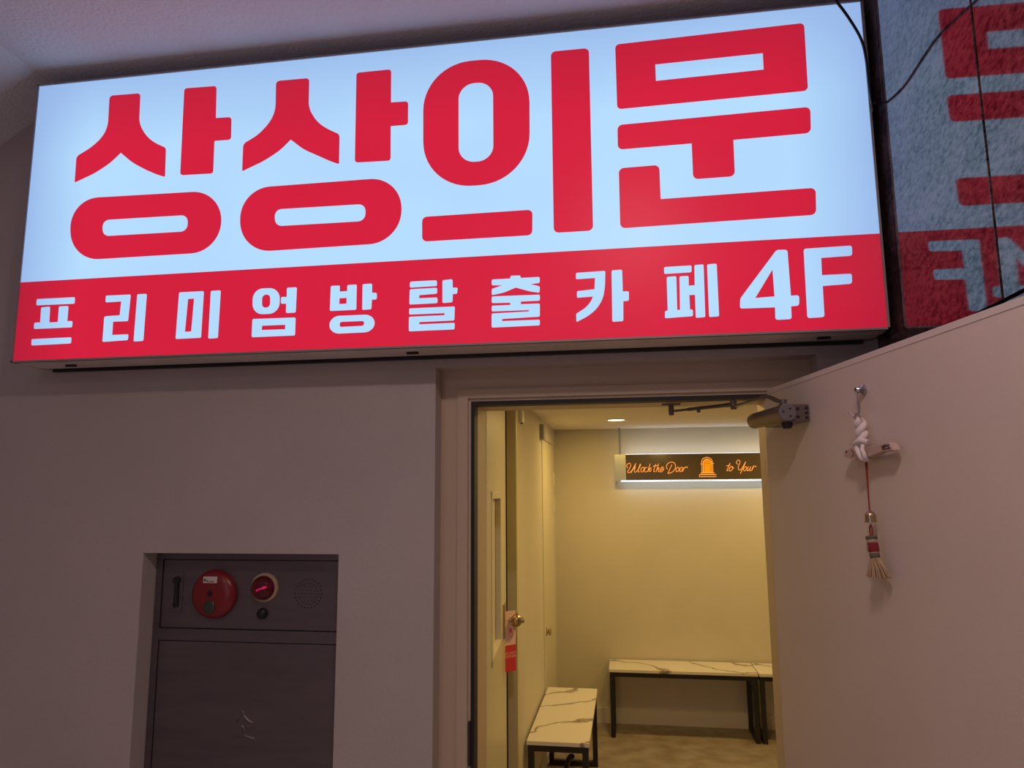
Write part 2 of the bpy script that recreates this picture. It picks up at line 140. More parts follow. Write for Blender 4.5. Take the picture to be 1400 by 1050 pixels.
# back-lit sign sheets: a light box is dimmer towards its edges
def lightbox(name, c_mid, c_edge):
    m = bpy.data.materials.new(name); m.use_nodes = True; nt = m.node_tree; b = nt.nodes['Principled BSDF']
    b.inputs['Base Color'].default_value = (c_mid[0]*0.03, c_mid[1]*0.03, c_mid[2]*0.03, 1); b.inputs['Roughness'].default_value = 0.35
    b.inputs['Specular IOR Level'].default_value = 0.2
    tc = nt.nodes.new('ShaderNodeTexCoord'); sp = nt.nodes.new('ShaderNodeSeparateXYZ'); nt.links.new(tc.outputs['Object'], sp.inputs[0])
    def node(op, a, bb, clamp=False):
        n = nt.nodes.new('ShaderNodeMath'); n.operation = op; n.use_clamp = clamp
        for i, v in enumerate((a, bb)):
            if isinstance(v, (int, float)): n.inputs[i].default_value = v
            else: nt.links.new(v, n.inputs[i])
        return n.outputs[0]
    X, Z = sp.outputs[0], sp.outputs[2]            # object space = sign box centred on its own empty
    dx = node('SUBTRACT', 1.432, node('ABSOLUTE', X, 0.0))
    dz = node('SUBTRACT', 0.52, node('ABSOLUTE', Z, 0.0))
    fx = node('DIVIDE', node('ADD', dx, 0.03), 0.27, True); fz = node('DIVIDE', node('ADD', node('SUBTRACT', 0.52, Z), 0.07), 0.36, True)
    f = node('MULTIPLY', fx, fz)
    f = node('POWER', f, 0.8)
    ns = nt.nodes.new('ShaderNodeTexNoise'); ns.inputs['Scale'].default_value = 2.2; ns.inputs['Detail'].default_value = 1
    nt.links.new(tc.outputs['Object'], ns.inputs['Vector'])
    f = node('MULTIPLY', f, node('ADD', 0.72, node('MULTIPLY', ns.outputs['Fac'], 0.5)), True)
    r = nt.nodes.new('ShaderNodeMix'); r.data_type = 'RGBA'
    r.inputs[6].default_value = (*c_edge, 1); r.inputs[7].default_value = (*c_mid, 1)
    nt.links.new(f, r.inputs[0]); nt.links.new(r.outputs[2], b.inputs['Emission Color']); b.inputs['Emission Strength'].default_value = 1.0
    return m
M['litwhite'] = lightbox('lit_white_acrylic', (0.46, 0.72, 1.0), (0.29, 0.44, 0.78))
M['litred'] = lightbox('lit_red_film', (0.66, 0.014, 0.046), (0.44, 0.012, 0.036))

def granite():
    m = bpy.data.materials.new('polished_granite'); m.use_nodes = True; nt = m.node_tree; b = nt.nodes['Principled BSDF']
    tc = nt.nodes.new('ShaderNodeTexCoord')
    mp = nt.nodes.new('ShaderNodeMapping'); mp.inputs['Rotation'].default_value = (math.radians(-28), 0, 0); mp.inputs['Scale'].default_value = (1, 0.8, 1.5)
    nt.links.new(tc.outputs['Object'], mp.inputs[0])
    n1 = nt.nodes.new('ShaderNodeTexNoise'); n1.inputs['Scale'].default_value = 50; n1.inputs['Detail'].default_value = 9; n1.inputs['Roughness'].default_value = 0.75
    n2 = nt.nodes.new('ShaderNodeTexNoise'); n2.inputs['Scale'].default_value = 5; n2.inputs['Detail'].default_value = 4
    for n in (n1, n2): nt.links.new(mp.outputs[0], n.inputs['Vector'])
    mx = nt.nodes.new('ShaderNodeMath'); mx.operation = 'MULTIPLY_ADD'; mx.inputs[1].default_value = 0.35
    nt.links.new(n2.outputs['Fac'], mx.inputs[0]); nt.links.new(n1.outputs['Fac'], mx.inputs[2])
    r = nt.nodes.new('ShaderNodeValToRGB'); e = r.color_ramp.elements
    e[0].position = 0.55; e[0].color = (0.004, 0.004, 0.008, 1); e[1].position = 0.78; e[1].color = (0.11, 0.066, 0.066, 1)
    q = e.new(0.66); q.color = (0.045, 0.03, 0.034, 1)
    nt.links.new(mx.outputs[0], r.inputs[0]); nt.links.new(r.outputs[0], b.inputs['Base Color'])
    # the mineral grains polish unevenly, so the mirror image breaks up with them
    r2 = nt.nodes.new('ShaderNodeMapRange'); r2.inputs[1].default_value = 0.55; r2.inputs[2].default_value = 0.8; r2.inputs[3].default_value = 0.14; r2.inputs[4].default_value = 0.86
    b.inputs['Specular Tint'].default_value = (1.0, 0.84, 0.86, 1)
    nt.links.new(mx.outputs[0], r2.inputs[0]); nt.links.new(r2.outputs[0], b.inputs['Specular IOR Level'])
    b.inputs['Roughness'].default_value = 0.05; b.inputs['IOR'].default_value = 1.72
    return m
M['granite'] = granite()

def marble(name, ang):
    m = bpy.data.materials.new(name); m.use_nodes = True; nt = m.node_tree; b = nt.nodes['Principled BSDF']
    tc = nt.nodes.new('ShaderNodeTexCoord')
    mp = nt.nodes.new('ShaderNodeMapping'); mp.inputs['Rotation'].default_value = (0, 0, math.radians(ang)); nt.links.new(tc.outputs['Object'], mp.inputs[0])
    nz = nt.nodes.new('ShaderNodeTexNoise'); nz.inputs['Scale'].default_value = 3.5; nz.inputs['Detail'].default_value = 6; nt.links.new(mp.outputs[0], nz.inputs['Vector'])
    ad = nt.nodes.new('ShaderNodeVectorMath'); ad.operation = 'MULTIPLY_ADD'; ad.inputs[1].default_value = (0.35, 0.35, 0.35)
    nt.links.new(nz.outputs['Color'], ad.inputs[0]); nt.links.new(mp.outputs[0], ad.inputs[2])
    wv = nt.nodes.new('ShaderNodeTexWave'); wv.wave_type = 'BANDS'; wv.bands_direction = 'Y'; wv.inputs['Scale'].default_value = 1.15; wv.inputs['Distortion'].default_value = 2.6; wv.inputs['Detail'].default_value = 4; wv.inputs['Detail Scale'].default_value = 2.0
    nt.links.new(ad.outputs[0], wv.inputs['Vector'])
    r = nt.nodes.new('ShaderNodeValToRGB'); e = r.color_ramp.elements
    e[0].position = 0.0; e[0].color = (0.26, 0.21, 0.16, 1); e[1].position = 0.045; e[1].color = (0.78, 0.74, 0.66, 1)
    q = e.new(0.012); q.color = (0.46, 0.41, 0.34, 1)
    nt.links.new(wv.outputs['Fac'], r.inputs[0]); nt.links.new(r.outputs[0], b.inputs['Base Color']); b.inputs['Roughness'].default_value = 0.35
    return m
M['marble'] = marble('veined_marble', -46); M['marble2'] = marble('veined_marble_long', 33)

# ------------------------------------------------------------------ helpers
def box(bm, x0, x1, y0, y1, z0, z1, bev=0.0):
    vs = [bm.verts.new((x, y, z)) for z in (z0, z1) for y in (y0, y1) for x in (x0, x1)]
    fs = [bm.faces.new([vs[i] for i in f]) for f in ((0, 2, 3, 1), (4, 5, 7, 6), (0, 1, 5, 4), (2, 6, 7, 3), (0, 4, 6, 2), (1, 3, 7, 5))]
    if bev:
        es = list({e for f in fs for e in f.edges})
        bmesh.ops.bevel(bm, geom=es, offset=bev, segments=2, affect='EDGES', profile=0.5)
def tube(bm, pts, r, n=8, cap=True, closed=False):
    pts = [Vector(p) for p in pts]; rings = []; N = len(pts)
    rr = r if isinstance(r, (list, tuple)) else [r] * N
    prev = None
    for i, p in enumerate(pts):
        if closed: d = pts[(i + 1) % N] - pts[i - 1]
        else: d = pts[min(i + 1, N - 1)] - pts[max(i - 1, 0)]
        d.normalize()
        u = prev - d * prev.dot(d) if prev is not None else (Vector((0, 0, 1)).cross(d) if abs(d.z) < 0.9 else Vector((1, 0, 0)).cross(d))
        if u.length < 1e-6: u = Vector((1, 0, 0)).cross(d)
        u.normalize(); prev = u; v = d.cross(u)
        rings.append([bm.verts.new(p + (u * math.cos(2*math.pi*k/n) + v * math.sin(2*math.pi*k/n)) * rr[i]) for k in range(n)])
    for i in range(N if closed else N - 1):
        a, b = rings[i], rings[(i + 1) % N]
        for k in range(n): 
            f = bm.faces.new((a[k], a[(k+1) % n], b[(k+1) % n], b[k])); f.smooth = True
    if cap and not closed:
        bm.faces.new(rings[0][::-1]); bm.faces.new(rings[-1])
def smoothpath(pts, sub=6):
    P = [Vector(p) for p in pts]; out = []
    for i in range(len(P) - 1):
        p0 = P[max(i-1, 0)]; p1 = P[i]; p2 = P[i+1]; p3 = P[min(i+2, len(P)-1)]
        for k in range(sub):
            t = k / sub
            out.append(0.5 * ((2*p1) + (p2-p0)*t + (2*p0-5*p1+4*p2-p3)*t*t + (-p0+3*p1-3*p2+p3)*t**3))
    out.append(P[-1]); return out
def lathe(bm, prof, o, ax, n=32):            # prof: (radius, distance along ax)
    o = Vector(o); ax = Vector(ax).normalized()
    u = ax.orthogonal().normalized(); v = ax.cross(u); rings = []
    for r, h in prof:
        if r < 1e-6: rings.append([bm.verts.new(o + ax*h)])
        else: rings.append([bm.verts.new(o + ax*h + (u*math.cos(2*math.pi*k/n) + v*math.sin(2*math.pi*k/n))*r) for k in range(n)])
    for a, b in zip(rings, rings[1:]):
        for k in range(n):
            q = [a[k % len(a)], a[(k+1) % n % len(a)], b[(k+1) % n % len(b)], b[k % len(b)]]
            s = []
            for x in q:
                if x not in s: s.append(x)
            if len(s) > 2:
                f = bm.faces.new(s); f.smooth = True
def mesh(name, bm, m, parent=None, sharp=40):
    me = bpy.data.meshes.new(name); bmesh.ops.recalc_face_normals(bm, faces=bm.faces[:]); bm.to_mesh(me); bm.free()
    ms = m if isinstance(m, (list, tuple)) else [m]
    for x in ms: me.materials.append(M[x])
    if any(p.use_smooth for p in me.polygons):
        try: me.set_sharp_from_angle(angle=math.radians(sharp))
        except Exception: pass
    o = bpy.data.objects.new(name, me); COL.objects.link(o)
    if parent is not None:
        me.transform(Matrix.Translation(-base(parent))); o.parent = parent
    return o
def base(o):                                    # world origin of a thing or part (things are never rotated)
    v = Vector((0, 0, 0))
    while o is not None: v += o.location; o = o.parent
    return v
def thing(name, label, cat, loc=(0, 0, 0), group=None):
    o = bpy.data.objects.new(name, None); o.empty_display_size = 0.05; COL.objects.link(o); o.location = loc
    o['label'] = label; o['category'] = cat
    if group: o['group'] = group
    return o
def struct(name, bm, m, label=None, cat=None):
    o = mesh(name, bm, m); o['kind'] = 'structure'
    if label: o['label'] = label
    if cat: o['category'] = cat
    return o
def B(): return bmesh.new()
def bx(name, dims, m, parent=None, bev=0.0):
    b = B(); box(b, *dims, bev); return mesh(name, b, m, parent)

def rounded(pts, closed=True, seg=5):
    out = []; n = len(pts)
    for i in range(n):
        x, z, d = pts[i]; p = Vector((x, z)); a = Vector(pts[i-1][:2]); c = Vector(pts[(i+1) % n][:2])
        if d <= 0: out.append(p); continue
        la, lc = (a-p).length, (c-p).length
        ka = 0.5 if pts[i-1][2] > 0 else 0.95; kc = 0.5 if pts[(i+1) % n][2] > 0 else 0.95
        A = p + (a-p) * min(d/la, ka); Cc = p + (c-p) * min(d/lc, kc)
        K = 0.56; sg = seg if d < 0.03 else 14
        a1 = A + (p-A)*K; c1 = Cc + (p-Cc)*K
        for k in range(sg+1):
            t = k/sg; out.append(A*(1-t)**3 + a1*3*t*(1-t)**2 + c1*3*t*t*(1-t) + Cc*t**3)
    return out
def inside(p, poly):
    r = False; n = len(poly)
    for i in range(n):
        a, b = poly[i], poly[i-1]
        if (a[1] > p[1]) != (b[1] > p[1]) and p[0] < (b[0]-a[0])*(p[1]-a[1])/(b[1]-a[1]) + a[0]: r = not r
    return r
def flat_glyph(name, contours, y, m, parent, depth=0.0012):
    """filled flat cut-out lettering standing `depth` proud of a vertical sheet, contours in (x,z)"""
    cu = bpy.data.curves.new(name, 'CURVE'); cu.dimensions = '2D'; cu.fill_mode = 'BOTH'; cu.extrude = depth/2
    for c in contours:
        s = cu.splines.new('POLY'); s.points.add(len(c)-1)
        for i, p in enumerate(c): s.points[i].co = (p[0], p[1], 0, 1)
        s.use_cyclic_u = True
    t = bpy.data.objects.new(name, cu); COL.objects.link(t)
    dg = bpy.context.evaluated_depsgraph_get(); me = bpy.data.meshes.new_from_object(t.evaluated_get(dg))
    bpy.data.objects.remove(t); bpy.data.curves.remove(cu)
    R_ = Matrix(((1, 0, 0, 0), (0, 0, -1, y - depth/2), (0, 1, 0, 0), (0, 0, 0, 1)))
    me.transform(R_); me.name = name
    me.materials.clear(); me.materials.append(M[m])
    for p in me.polygons: p.use_smooth = False; p.material_index = 0
    o = bpy.data.objects.new(name, me); COL.objects.link(o)
    if parent is not None:
        me.transform(Matrix.Translation(-base(parent))); o.parent = parent
    return o
def text_mesh(name, body, size, m, parent, mw, align='CENTER'):
    cu = bpy.data.curves.new(name, 'FONT'); cu.body = body; cu.size = size; cu.align_x = align; cu.extrude = 0.0002
    t = bpy.data.objects.new(name, cu); COL.objects.link(t)
    dg = bpy.context.evaluated_depsgraph_get(); me = bpy.data.meshes.new_from_object(t.evaluated_get(dg))
    bpy.data.objects.remove(t); bpy.data.curves.remove(cu)
    me.transform(mw); me.materials.clear(); me.materials.append(M[m])
    for p in me.polygons: p.material_index = 0
    o = bpy.data.objects.new(name, me); COL.objects.link(o)
    if parent is not None: me.transform(Matrix.Translation(-base(parent))); o.parent = parent
    return o

# ------------------------------------------------------------------ the setting, outside
YW = 2.35; CZ = 3.25; XR = 0.783
b = B()
box(b, -3.6, -1.667, YW, 2.65, 0, 3.4)                 # left of the cabinet niche
box(b, -1.667, -0.953, YW, 2.65, 1.497, 3.4)           # above niche
box(b, -1.667, -0.953, YW, 2.65, 0, 0.30)
box(b, -1.667, -0.953, 2.56, 2.65, 0.30, 1.497)        # back of niche
box(b, -0.953, -0.626, YW, 2.65, 0, 3.4)
box(b, -0.626, 0.60, YW, 2.65, 2.118, 3.4)             # above door frame
box(b, 0.60, 0.85, YW, 2.65, 0, 3.4)
struct('wall_front', b, 'wall')
b = B(); box(b, -3.7, XR+0.1, -2.3, YW, -0.1, 0); struct('floor', b, 'tile')
b = B(); box(b, -2.112, XR+0.2, -2.3, YW, CZ, 3.4); struct('ceiling', b, 'ceiling')
b = B()                                                # sloping soffit falling to the left
s = math.tan(math.radians(32)); x1 = -3.6; z1 = CZ - (x1 + 2.112)*-s
v = [b.verts.new((x, y, z)) for y in (-2.3, YW) for x, z in ((-2.112, CZ), (x1, z1), (x1, 3.4), (-2.112, 3.4))]
for f in ((0, 1, 2, 3), (4, 7, 6, 5), (0, 4, 5, 1), (1, 5, 6, 2), (2, 6, 7, 3), (3, 7, 4, 0)): b.faces.new([v[i] for i in f])
struct('ceiling.001', b, 'ceiling')
b = B(); box(b, -3.7, -3.6, -2.3, 2.65, 0, 3.4); struct('wall_left', b, 'wall')
b = B(); box(b, -3.7, XR+0.2, -2.4, -2.3, 0, 3.4); struct('wall_back', b, 'wall')
# right wall: backing with polished granite slabs, 5 mm open joints
b = B(); box(b, XR+0.03, XR+0.15, -2.3, YW, 0, CZ); wr = struct('wall_right', b, 'gasket')
for (ya, yb) in ((1.6045, YW), (0.65, 1.5955), (-0.3, 0.644), (-1.25, -0.306), (-2.3, -1.256)):
    for (za, zb) in ((2.088, CZ), (0.0, 2.080)):
        b = B(); box(b, XR, XR+0.028, ya, yb, za, zb, 0.001)
        mesh('granite_slab', b, 'granite', wr)

# door frame (steel, set back in the wall)
b = B()
FX0, FX1, FZ = -0.626, 0.60, 2.118
IX0, IX1, IZ = -0.512, 0.466, 1.998
box(b, FX0, -0.520, 2.43, 2.48, 0, FZ); box(b, 0.474, FX1, 2.43, 2.48, 0, FZ); box(b, -0.520, 0.474, 2.43, 2.48, 2.006, FZ)
box(b, -0.566, -0.530, 2.418, 2.43, 0, 2.048); box(b, 0.484, 0.52, 2.418, 2.43, 0, 2.048); box(b, -0.530, 0.484, 2.418, 2.43, 2.018, 2.048)
box(b, FX0, IX0, 2.48, 2.65, 0, FZ); box(b, IX1, FX1, 2.48, 2.65, 0, FZ); box(b, IX0, IX1, 2.48, 2.65, IZ, FZ)
fr = struct('trim_1', b, 'frame')
b = B()
box(b, -0.5205, -0.5085, 2.428, 2.484, 0, 2.008); box(b, 0.4625, 0.4745, 2.428, 2.484, 0, 2.008); box(b, -0.5085, 0.4625, 2.428, 2.484, 1.994, 2.008)
mesh('gasket', b, 'gasket', fr)
bx('strike_plate', (-0.527, -0.5195, 2.422, 2.431, 0.83, 0.965), 'steeldark', fr)

# main door, swung out about 101 degrees
A_ = math.radians(10.7); DO = Vector((0.459, 2.43, 0)); DT = Vector((math.sin(A_), -math.cos(A_), 0)); DN = Vector((-math.cos(A_), -math.sin(A_), 0))
DM = Matrix(((DT.x, DN.x, 0, DO.x), (DT.y, DN.y, 0, DO.y), (0, 0, 1, 0), (0, 0, 0, 1)))   # local (t, off, z)
def dbox(bm, t0, t1, o0, o1, z0, z1, bev=0.0):
    k = len(bm.verts); box(bm, t0, t1, o0, o1, z0, z1, bev); bm.verts.ensure_lookup_table()
    for vv in bm.verts[k:]: vv.co = DM @ vv.co
def dp(t, o, z): return DM @ Vector((t, o, z))
b = B(); dbox(b, -0.028, 1.19, -0.045, 0.0, 0.012, 2.019, 0.0015)
d1 = struct('door_1', b, 'door', 'beige steel entrance door standing open outward on the right')
b = B(); dbox(b, -0.02, 1.185, -0.04, 0.0012, 2.006, 2.0205, 0.0006); mesh('top_channel', b, 'dooredge', d1)

# ------------------------------------------------------------------ room behind the door
RX0, RX1, RY0, RY1, RZ = -0.55, 2.3, 2.65, 5.72, 2.18
b = B(); box(b, -0.8, RX1+0.1, YW, RY1+0.1, -0.1, 0.0); o = struct('floor.001', b, 'floor')
b = B(); box(b, -0.8, RX1+0.1, RY0, RY1+0.1, RZ, RZ+0.1); struct('ceiling.002', b, 'roomceil')
b = B(); box(b, -0.8, RX1+0.1, RY1, RY1+0.1, 0, RZ); struct('wall_back.001', b, 'room')
b = B(); box(b, RX1, RX1+0.1, RY0, RY1, 0, RZ); struct('wall_right.001', b, 'room')
# left wall with a flush door let into it (real reveal gap round the leaf)
b = B()
box(b, -0.75, RX0, 3.70, 4.80, 0, RZ); box(b, -0.75, RX0, 5.56, RY1, 0, RZ); box(b, -0.75, RX0, 4.80, 5.56, 2.052, RZ)
struct('wall_left.001', b, 'room')
b = B(); box(b, -0.75, -0.632, RY0, 3.70, 0, RZ); struct('wall_left.002', b, 'room')
b = B(); box(b, -0.64, RX0+0.001, 3.65, 3.70, 0, RZ); struct('trim_2', b, 'nib')
b = B(); box(b, -0.59, RX0+0.002, 4.812, 5.55, 0.01, 2.044); d3 = struct('door_3', b, 'leaf', 'flush cream door in the inner left wall')
for z in (0.266, 1.60, 1.79):
    bx('hinge', (RX0-0.004, RX0+0.012, 5.545, 5.565, z-0.05, z+0.05), 'leaf', d3)
b = B(); lathe(b, [(0, 0), (0.026, 0), (0.026, 0.005), (0.010, 0.007), (0.010, 0.012), (0.023, 0.018), (0.023, 0.030), (0, 0.034)], (RX0+0.002, 4.93, 0.785), (1, 0, 0), 20)
mesh('door_knob', b, 'brass', d3)
b = B(); box(b, RX0+0.002, RX1, RY1-0.012, RY1, 0, 0.105); struct('baseboard_back', b, 'base')
b = B(); box(b, RX0, RX0+0.012, 3.70, 4.80, 0, 0.105); struct('baseboard_left', b, 'base')
# wall above/right of the opening inside is the front wall itself

# inner door leaf, swung inward along the left side
LO = Vector((-0.512, 2.66, 0)); LE = Vector((-0.590, 3.59, 0)); LT = (LE-LO).normalized(); LN = Vector((LT.y, -LT.x, 0))
LM = Matrix(((LT.x, LN.x, 0, LO.x), (LT.y, LN.y, 0, LO.y), (0, 0, 1, 0), (0, 0, 0, 1)))
def lbox(bm, t0, t1, o0, o1, z0, z1, bev=0.0):
    k = len(bm.verts); box(bm, t0, t1, o0, o1, z0, z1, bev); bm.verts.ensure_lookup_table()
    for vv in bm.verts[k:]: vv.co = LM @ vv.co
L = 0.885
b = B()
lbox(b, 0, 0.17, -0.032, 0, 0.01, 2.15); lbox(b, 0.60, L, -0.032, 0, 0.01, 2.15)
lbox(b, 0.17, 0.60, -0.032, 0, 1.70, 2.15); lbox(b, 0.17, 0.60, -0.032, 0, 0.01, 1.035)
lbox(b, 0.17, 0.60, -0.032, -0.022, 1.03, 1.70)
d2 = struct('door_2', b, 'leaf', 'cream panelled inner door folded back against the left side')
def pframe(z0, z1):
    b = B(); o0 = -0.022
    for (t0, t1, za, zb) in ((0.17, 0.60, z1-0.03, z1), (0.17, 0.60, z0, z0+0.03), (0.17, 0.20, z0, z1), (0.57, 0.60, z0, z1)):
        lbox(b, t0, t1, o0, 0.004, za, zb, 0.003)
    return b
mesh('panel_moulding', pframe(1.035, 1.70), 'leaf', d2)
b = B(); lbox(b, L, L+0.012, -0.032, 0.006, 0.01, 2.15); mesh('edge_seal', b, 'gasket', d2)
b = B(); lbox(b, 0.70, 0.775, 0, 0.008, 1.04, 1.19, 0.003); mesh('backplate', b, 'brass', d2)
kc = LM @ Vector((0.742, 0.008, 1.117))
b = B(); lathe(b, [(0.017, 0), (0.017, 0.006), (0.0105, 0.010), (0.0105, 0.028), (0.020, 0.034), (0.029, 0.044), (0.031, 0.055), (0.027, 0.066), (0.016, 0.073), (0.013, 0.074), (0.013, 0.084), (0.010, 0.087), (0, 0.087)], kc, LN, 28)
mesh('door_knob', b, 'brass', d2)

# ------------------------------------------------------------------ illuminated shop sign
SX0, SX1, SZ0, SZ1, SY = -2.104, 0.764, 2.155, 3.197, 2.185
sg = thing('illuminated_sign', 'wide back-lit red and white Korean shop sign above the doorway', 'sign', ((SX0+SX1)/2, SY, (SZ0+SZ1)/2))
b = B()
for d in ((SX0, SX1, SY+0.004, 2.335, SZ0, SZ0+0.004), (SX0, SX1, SY+0.004, 2.335, SZ1-0.004, SZ1), (SX0, SX0+0.004, SY+0.004, 2.335, SZ0, SZ1), (SX1-0.004, SX1, SY+0.004, 2.335, SZ0, SZ1), (SX0, SX1, 2.325, 2.335, SZ0, SZ1)):
    box(b, *d)
box(b, SX0+0.002, SX1-0.002, SY+0.052, SY+0.056, SZ0-0.0015, SZ0)
mesh('sign_body', b, 'signbody', sg)
b = B()
for d in ((SX0, SX1, SY-0.003, SY+0.01, SZ0, SZ0+0.006), (SX0, SX1, SY-0.003, SY+0.01, SZ1-0.006, SZ1), (SX0, SX0+0.006, SY-0.003, SY+0.01, SZ0, SZ1), (SX1-0.006, SX1, SY-0.003, SY+0.01, SZ0, SZ1)):
    box(b, *d)
mesh('sign_rim', b, 'signrim', sg)
bx('gap_shadow_strip', (-2.07, 0.735, 2.333, 2.349, 2.145, 2.158), 'black', sg)  # black strip put in as the shadow in the gap between sign and wall
for x in (-1.93, -0.68, 0.60):
    b = B(); box(b, x-0.02, x+0.02, 2.25, 2.262, SZ0-0.008, SZ0-0.0015, 0.002); mesh('latch', b, 'black', sg)
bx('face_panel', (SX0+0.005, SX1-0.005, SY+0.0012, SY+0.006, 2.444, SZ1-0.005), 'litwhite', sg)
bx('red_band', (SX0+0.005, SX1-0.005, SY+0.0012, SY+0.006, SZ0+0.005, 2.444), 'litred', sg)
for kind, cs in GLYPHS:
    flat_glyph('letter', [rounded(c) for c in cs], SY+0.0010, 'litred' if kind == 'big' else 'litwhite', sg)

# cable looping down past the sign's upper right corner
cb = B(); tube(cb, smoothpath([(0.40, 1.74, 3.25), (0.47, 1.80, 3.13), (0.542, 1.84, 3.0315), (0.5873, 1.87, 2.9886), (0.6298, 1.91, 2.9605), (0.6773, 1.97, 2.9327), (0.7036, 2.02, 2.9023), (0.7337, 2.10, 2.8573), (0.7580, 2.160, 2.8445), (0.7690, 2.165, 2.843), (0.7785, 2.168, 2.843)]), 0.0040, 8)
o = mesh('cable', cb, 'cable'); o['label'] = 'black cable drooping from the ceiling over the top right corner of the sign'; o['category'] = 'cable'
b = B(); tube(b, smoothpath([(0.767, 2.189, 3.25), (0.7672, 2.189, 3.0), (0.7675, 2.189, 2.83)]), 0.0016, 6)
o = mesh('wire', b, 'paleCable'); o['label'] = 'thin pale wire hanging straight down along the right edge of the sign'; o['category'] = 'wire'

# ------------------------------------------------------------------ fire hydrant cabinet in its niche
hc = thing('hydrant_cabinet', 'stainless steel fire hydrant cabinet set into the wall niche left of the doorway', 'cabinet', (-1.31, 2.56, 0.30))
HY = 2.425
b = B()
X0, X1 = -1.665, -0.955; PX0, PX1 = -1.641, -0.972
box(b, X0, PX0, HY, 2.55, 0.302, 1.495); box(b, PX1, X1, HY, 2.55, 0.302, 1.495)
box(b, PX0, PX1, HY, 2.55, 1.470, 1.495); box(b, PX0, PX1, HY, 2.55, 1.193, 1.232); box(b, PX0, PX1, HY, 2.55, 0.302, 0.33)
box(b, PX0, PX1, 2.44, 2.55, 0.33, 1.47)
mesh('cabinet_frame', b, 'steel', hc)
up = bx('control_panel', (PX0+0.003, PX1-0.003, HY+0.003, 2.44, 1.235, 1.467), 'steel', hc, 0.0012)
lo = bx('cabinet_door', (PX0+0.003, PX1-0.003, HY+0.001, 2.44, 0.333, 1.190), 'steel', hc, 0.0015)
# embossed brush character on the door
b = B()
for st in ([(-1.312, .968), (-1.308, .955), (-1.318, .940), (-1.336, .926)], [(-1.308, .955), (-1.298, .944), (-1.285, .935), (-1.272, .931)], [(-1.313, .922), (-1.303, .905), (-1.306, .890)], [(-1.300, .918), (-1.286, .916), (-1.272, .921)], [(-1.342, .882), (-1.320, .886), (-1.296, .887), (-1.268, .878)], [(-1.270, .885), (-1.262, .868)]):
    p = smoothpath([(x, HY+0.0036, z) for x, z in st], 4); n = len(p)
    tube(b, p, [0.0035 + 0.0025*math.sin(math.pi*(0.15+0.7*i/(n-1))) for i in range(n)], 6)
mesh('embossed_character', b, 'steel', hc)
# call button disc
yf = HY+0.003
b = B(); lathe(b, [(0.082, 0), (0.083, 0.010), (0.080, 0.018), (0.070, 0.026), (0.045, 0.031), (0, 0.032)], (-1.433, yf, 1.352), (0, -1, 0), 48)
al = mesh('alarm_disc', b, 'redplastic', hc); 
yd = yf-0.032
bx('label_plate', (-1.464, -1.413, yd-0.0008, yd+0.005, 1.392, 1.414), 'whitelabel', al)
b = B()
for (x0, x1, z0, z1) in ((-1.462, -1.452, 1.402, 1.405), (-1.459, -1.456, 1.396, 1.402), (-1.450, -1.445, 1.396, 1.401), (-1.442, -1.424, 1.396, 1.3985)): box(b, x0, x1, yd-0.0014, yd-0.0006, z0, z1)
mesh('label_print', b, 'black', al)
b = B(); lathe(b, [(0.0095, 0), (0.0095, 0.0015), (0, 0.0016)], (-1.437, yd+0.0002, 1.356), (0, -1, 0), 20); lathe(b, [(0.003, 0), (0.003, 0.0015), (0, 0.0016)], (-1.437, yd+0.0002, 1.368), (0, -1, 0), 10); mesh('phone_jack', b, 'black', al)
b = B(); lathe(b, [(0.0215, 0), (0.0215, 0.003), (0.018, 0.0045), (0.017, 0.002), (0, 0.0015)], (-1.437, yd, 1.312), (0, -1, 0), 28); mesh('push_button', b, 'lens', al)
# position lamp
b = B(); lathe(b, [(0.050, 0), (0.050, 0.006), (0.047, 0.010), (0.040, 0.011), (0.040, 0.0)], (-1.250, yf, 1.376), (0, -1, 0), 40); pl = mesh('lamp_ring', b, 'cream', hc)
b = B(); lathe(b, [(0.040, 0.004), (0.0415, 0.014), (0.039, 0.026), (0.031, 0.036), (0.018, 0.042), (0, 0.044)], (-1.250, yf, 1.376), (0, -1, 0), 40); mesh('lamp_dome', b, 'dome', pl)
b = B(); tube(b, [(-1.268, yf-0.026, 1.368), (-1.258, yf-0.027, 1.3735), (-1.248, yf-0.027, 1.376), (-1.232, yf-0.026, 1.381)], [0.004, 0.0028, 0.0035, 0.004], 8); mesh('lamp_filament', b, 'bulb', pl)
b = B(); lathe(b, [(0.018, 0), (0.0185, 0.008), (0.016, 0.014), (0.009, 0.018), (0, 0.019)], (-1.254, yf, 1.289), (0, -1, 0), 24); mesh('indicator_lamp', b, 'black', hc)
b = B()
for n, r, hr in ((24, 0.0475, 0.0027), (24, 0.0355, 0.0021), (12, 0.0255, 0.0021), (6, 0.0135, 0.0021), (1, 0, 0.0023)):
    for k in range(n):
        a = 2*math.pi*k/n; lathe(b, [(hr, 0), (hr, 0.0003), (0, 0.0003)], (-1.090+r*math.cos(a), yf, 1.357+r*math.sin(a)), (0, -1, 0), 8)
o = mesh('speaker_holes', b, 'gasket', hc); o['kind'] = 'stuff'
sp_ = bx('switch_plate', (-1.600, -1.560, yf-0.004, yf, 1.288, 1.424), 'steel', hc, 0.001)
b = B(); tube(b, [(-1.580, yf-0.006, 1.318), (-1.580, yf-0.006, 1.395)], 0.009, 10); lathe(b, [(0.012, 0), (0.012, 0.012), (0, 0.013)], (-1.580, yf-0.003, 1.398), (0, -1, 0), 16); lathe(b, [(0.010, 0), (0.010, 0.008), (0, 0.009)], (-1.580, yf-0.003, 1.314), (0, -1, 0), 16)
mesh('toggle_slot', b, 'black', sp_)

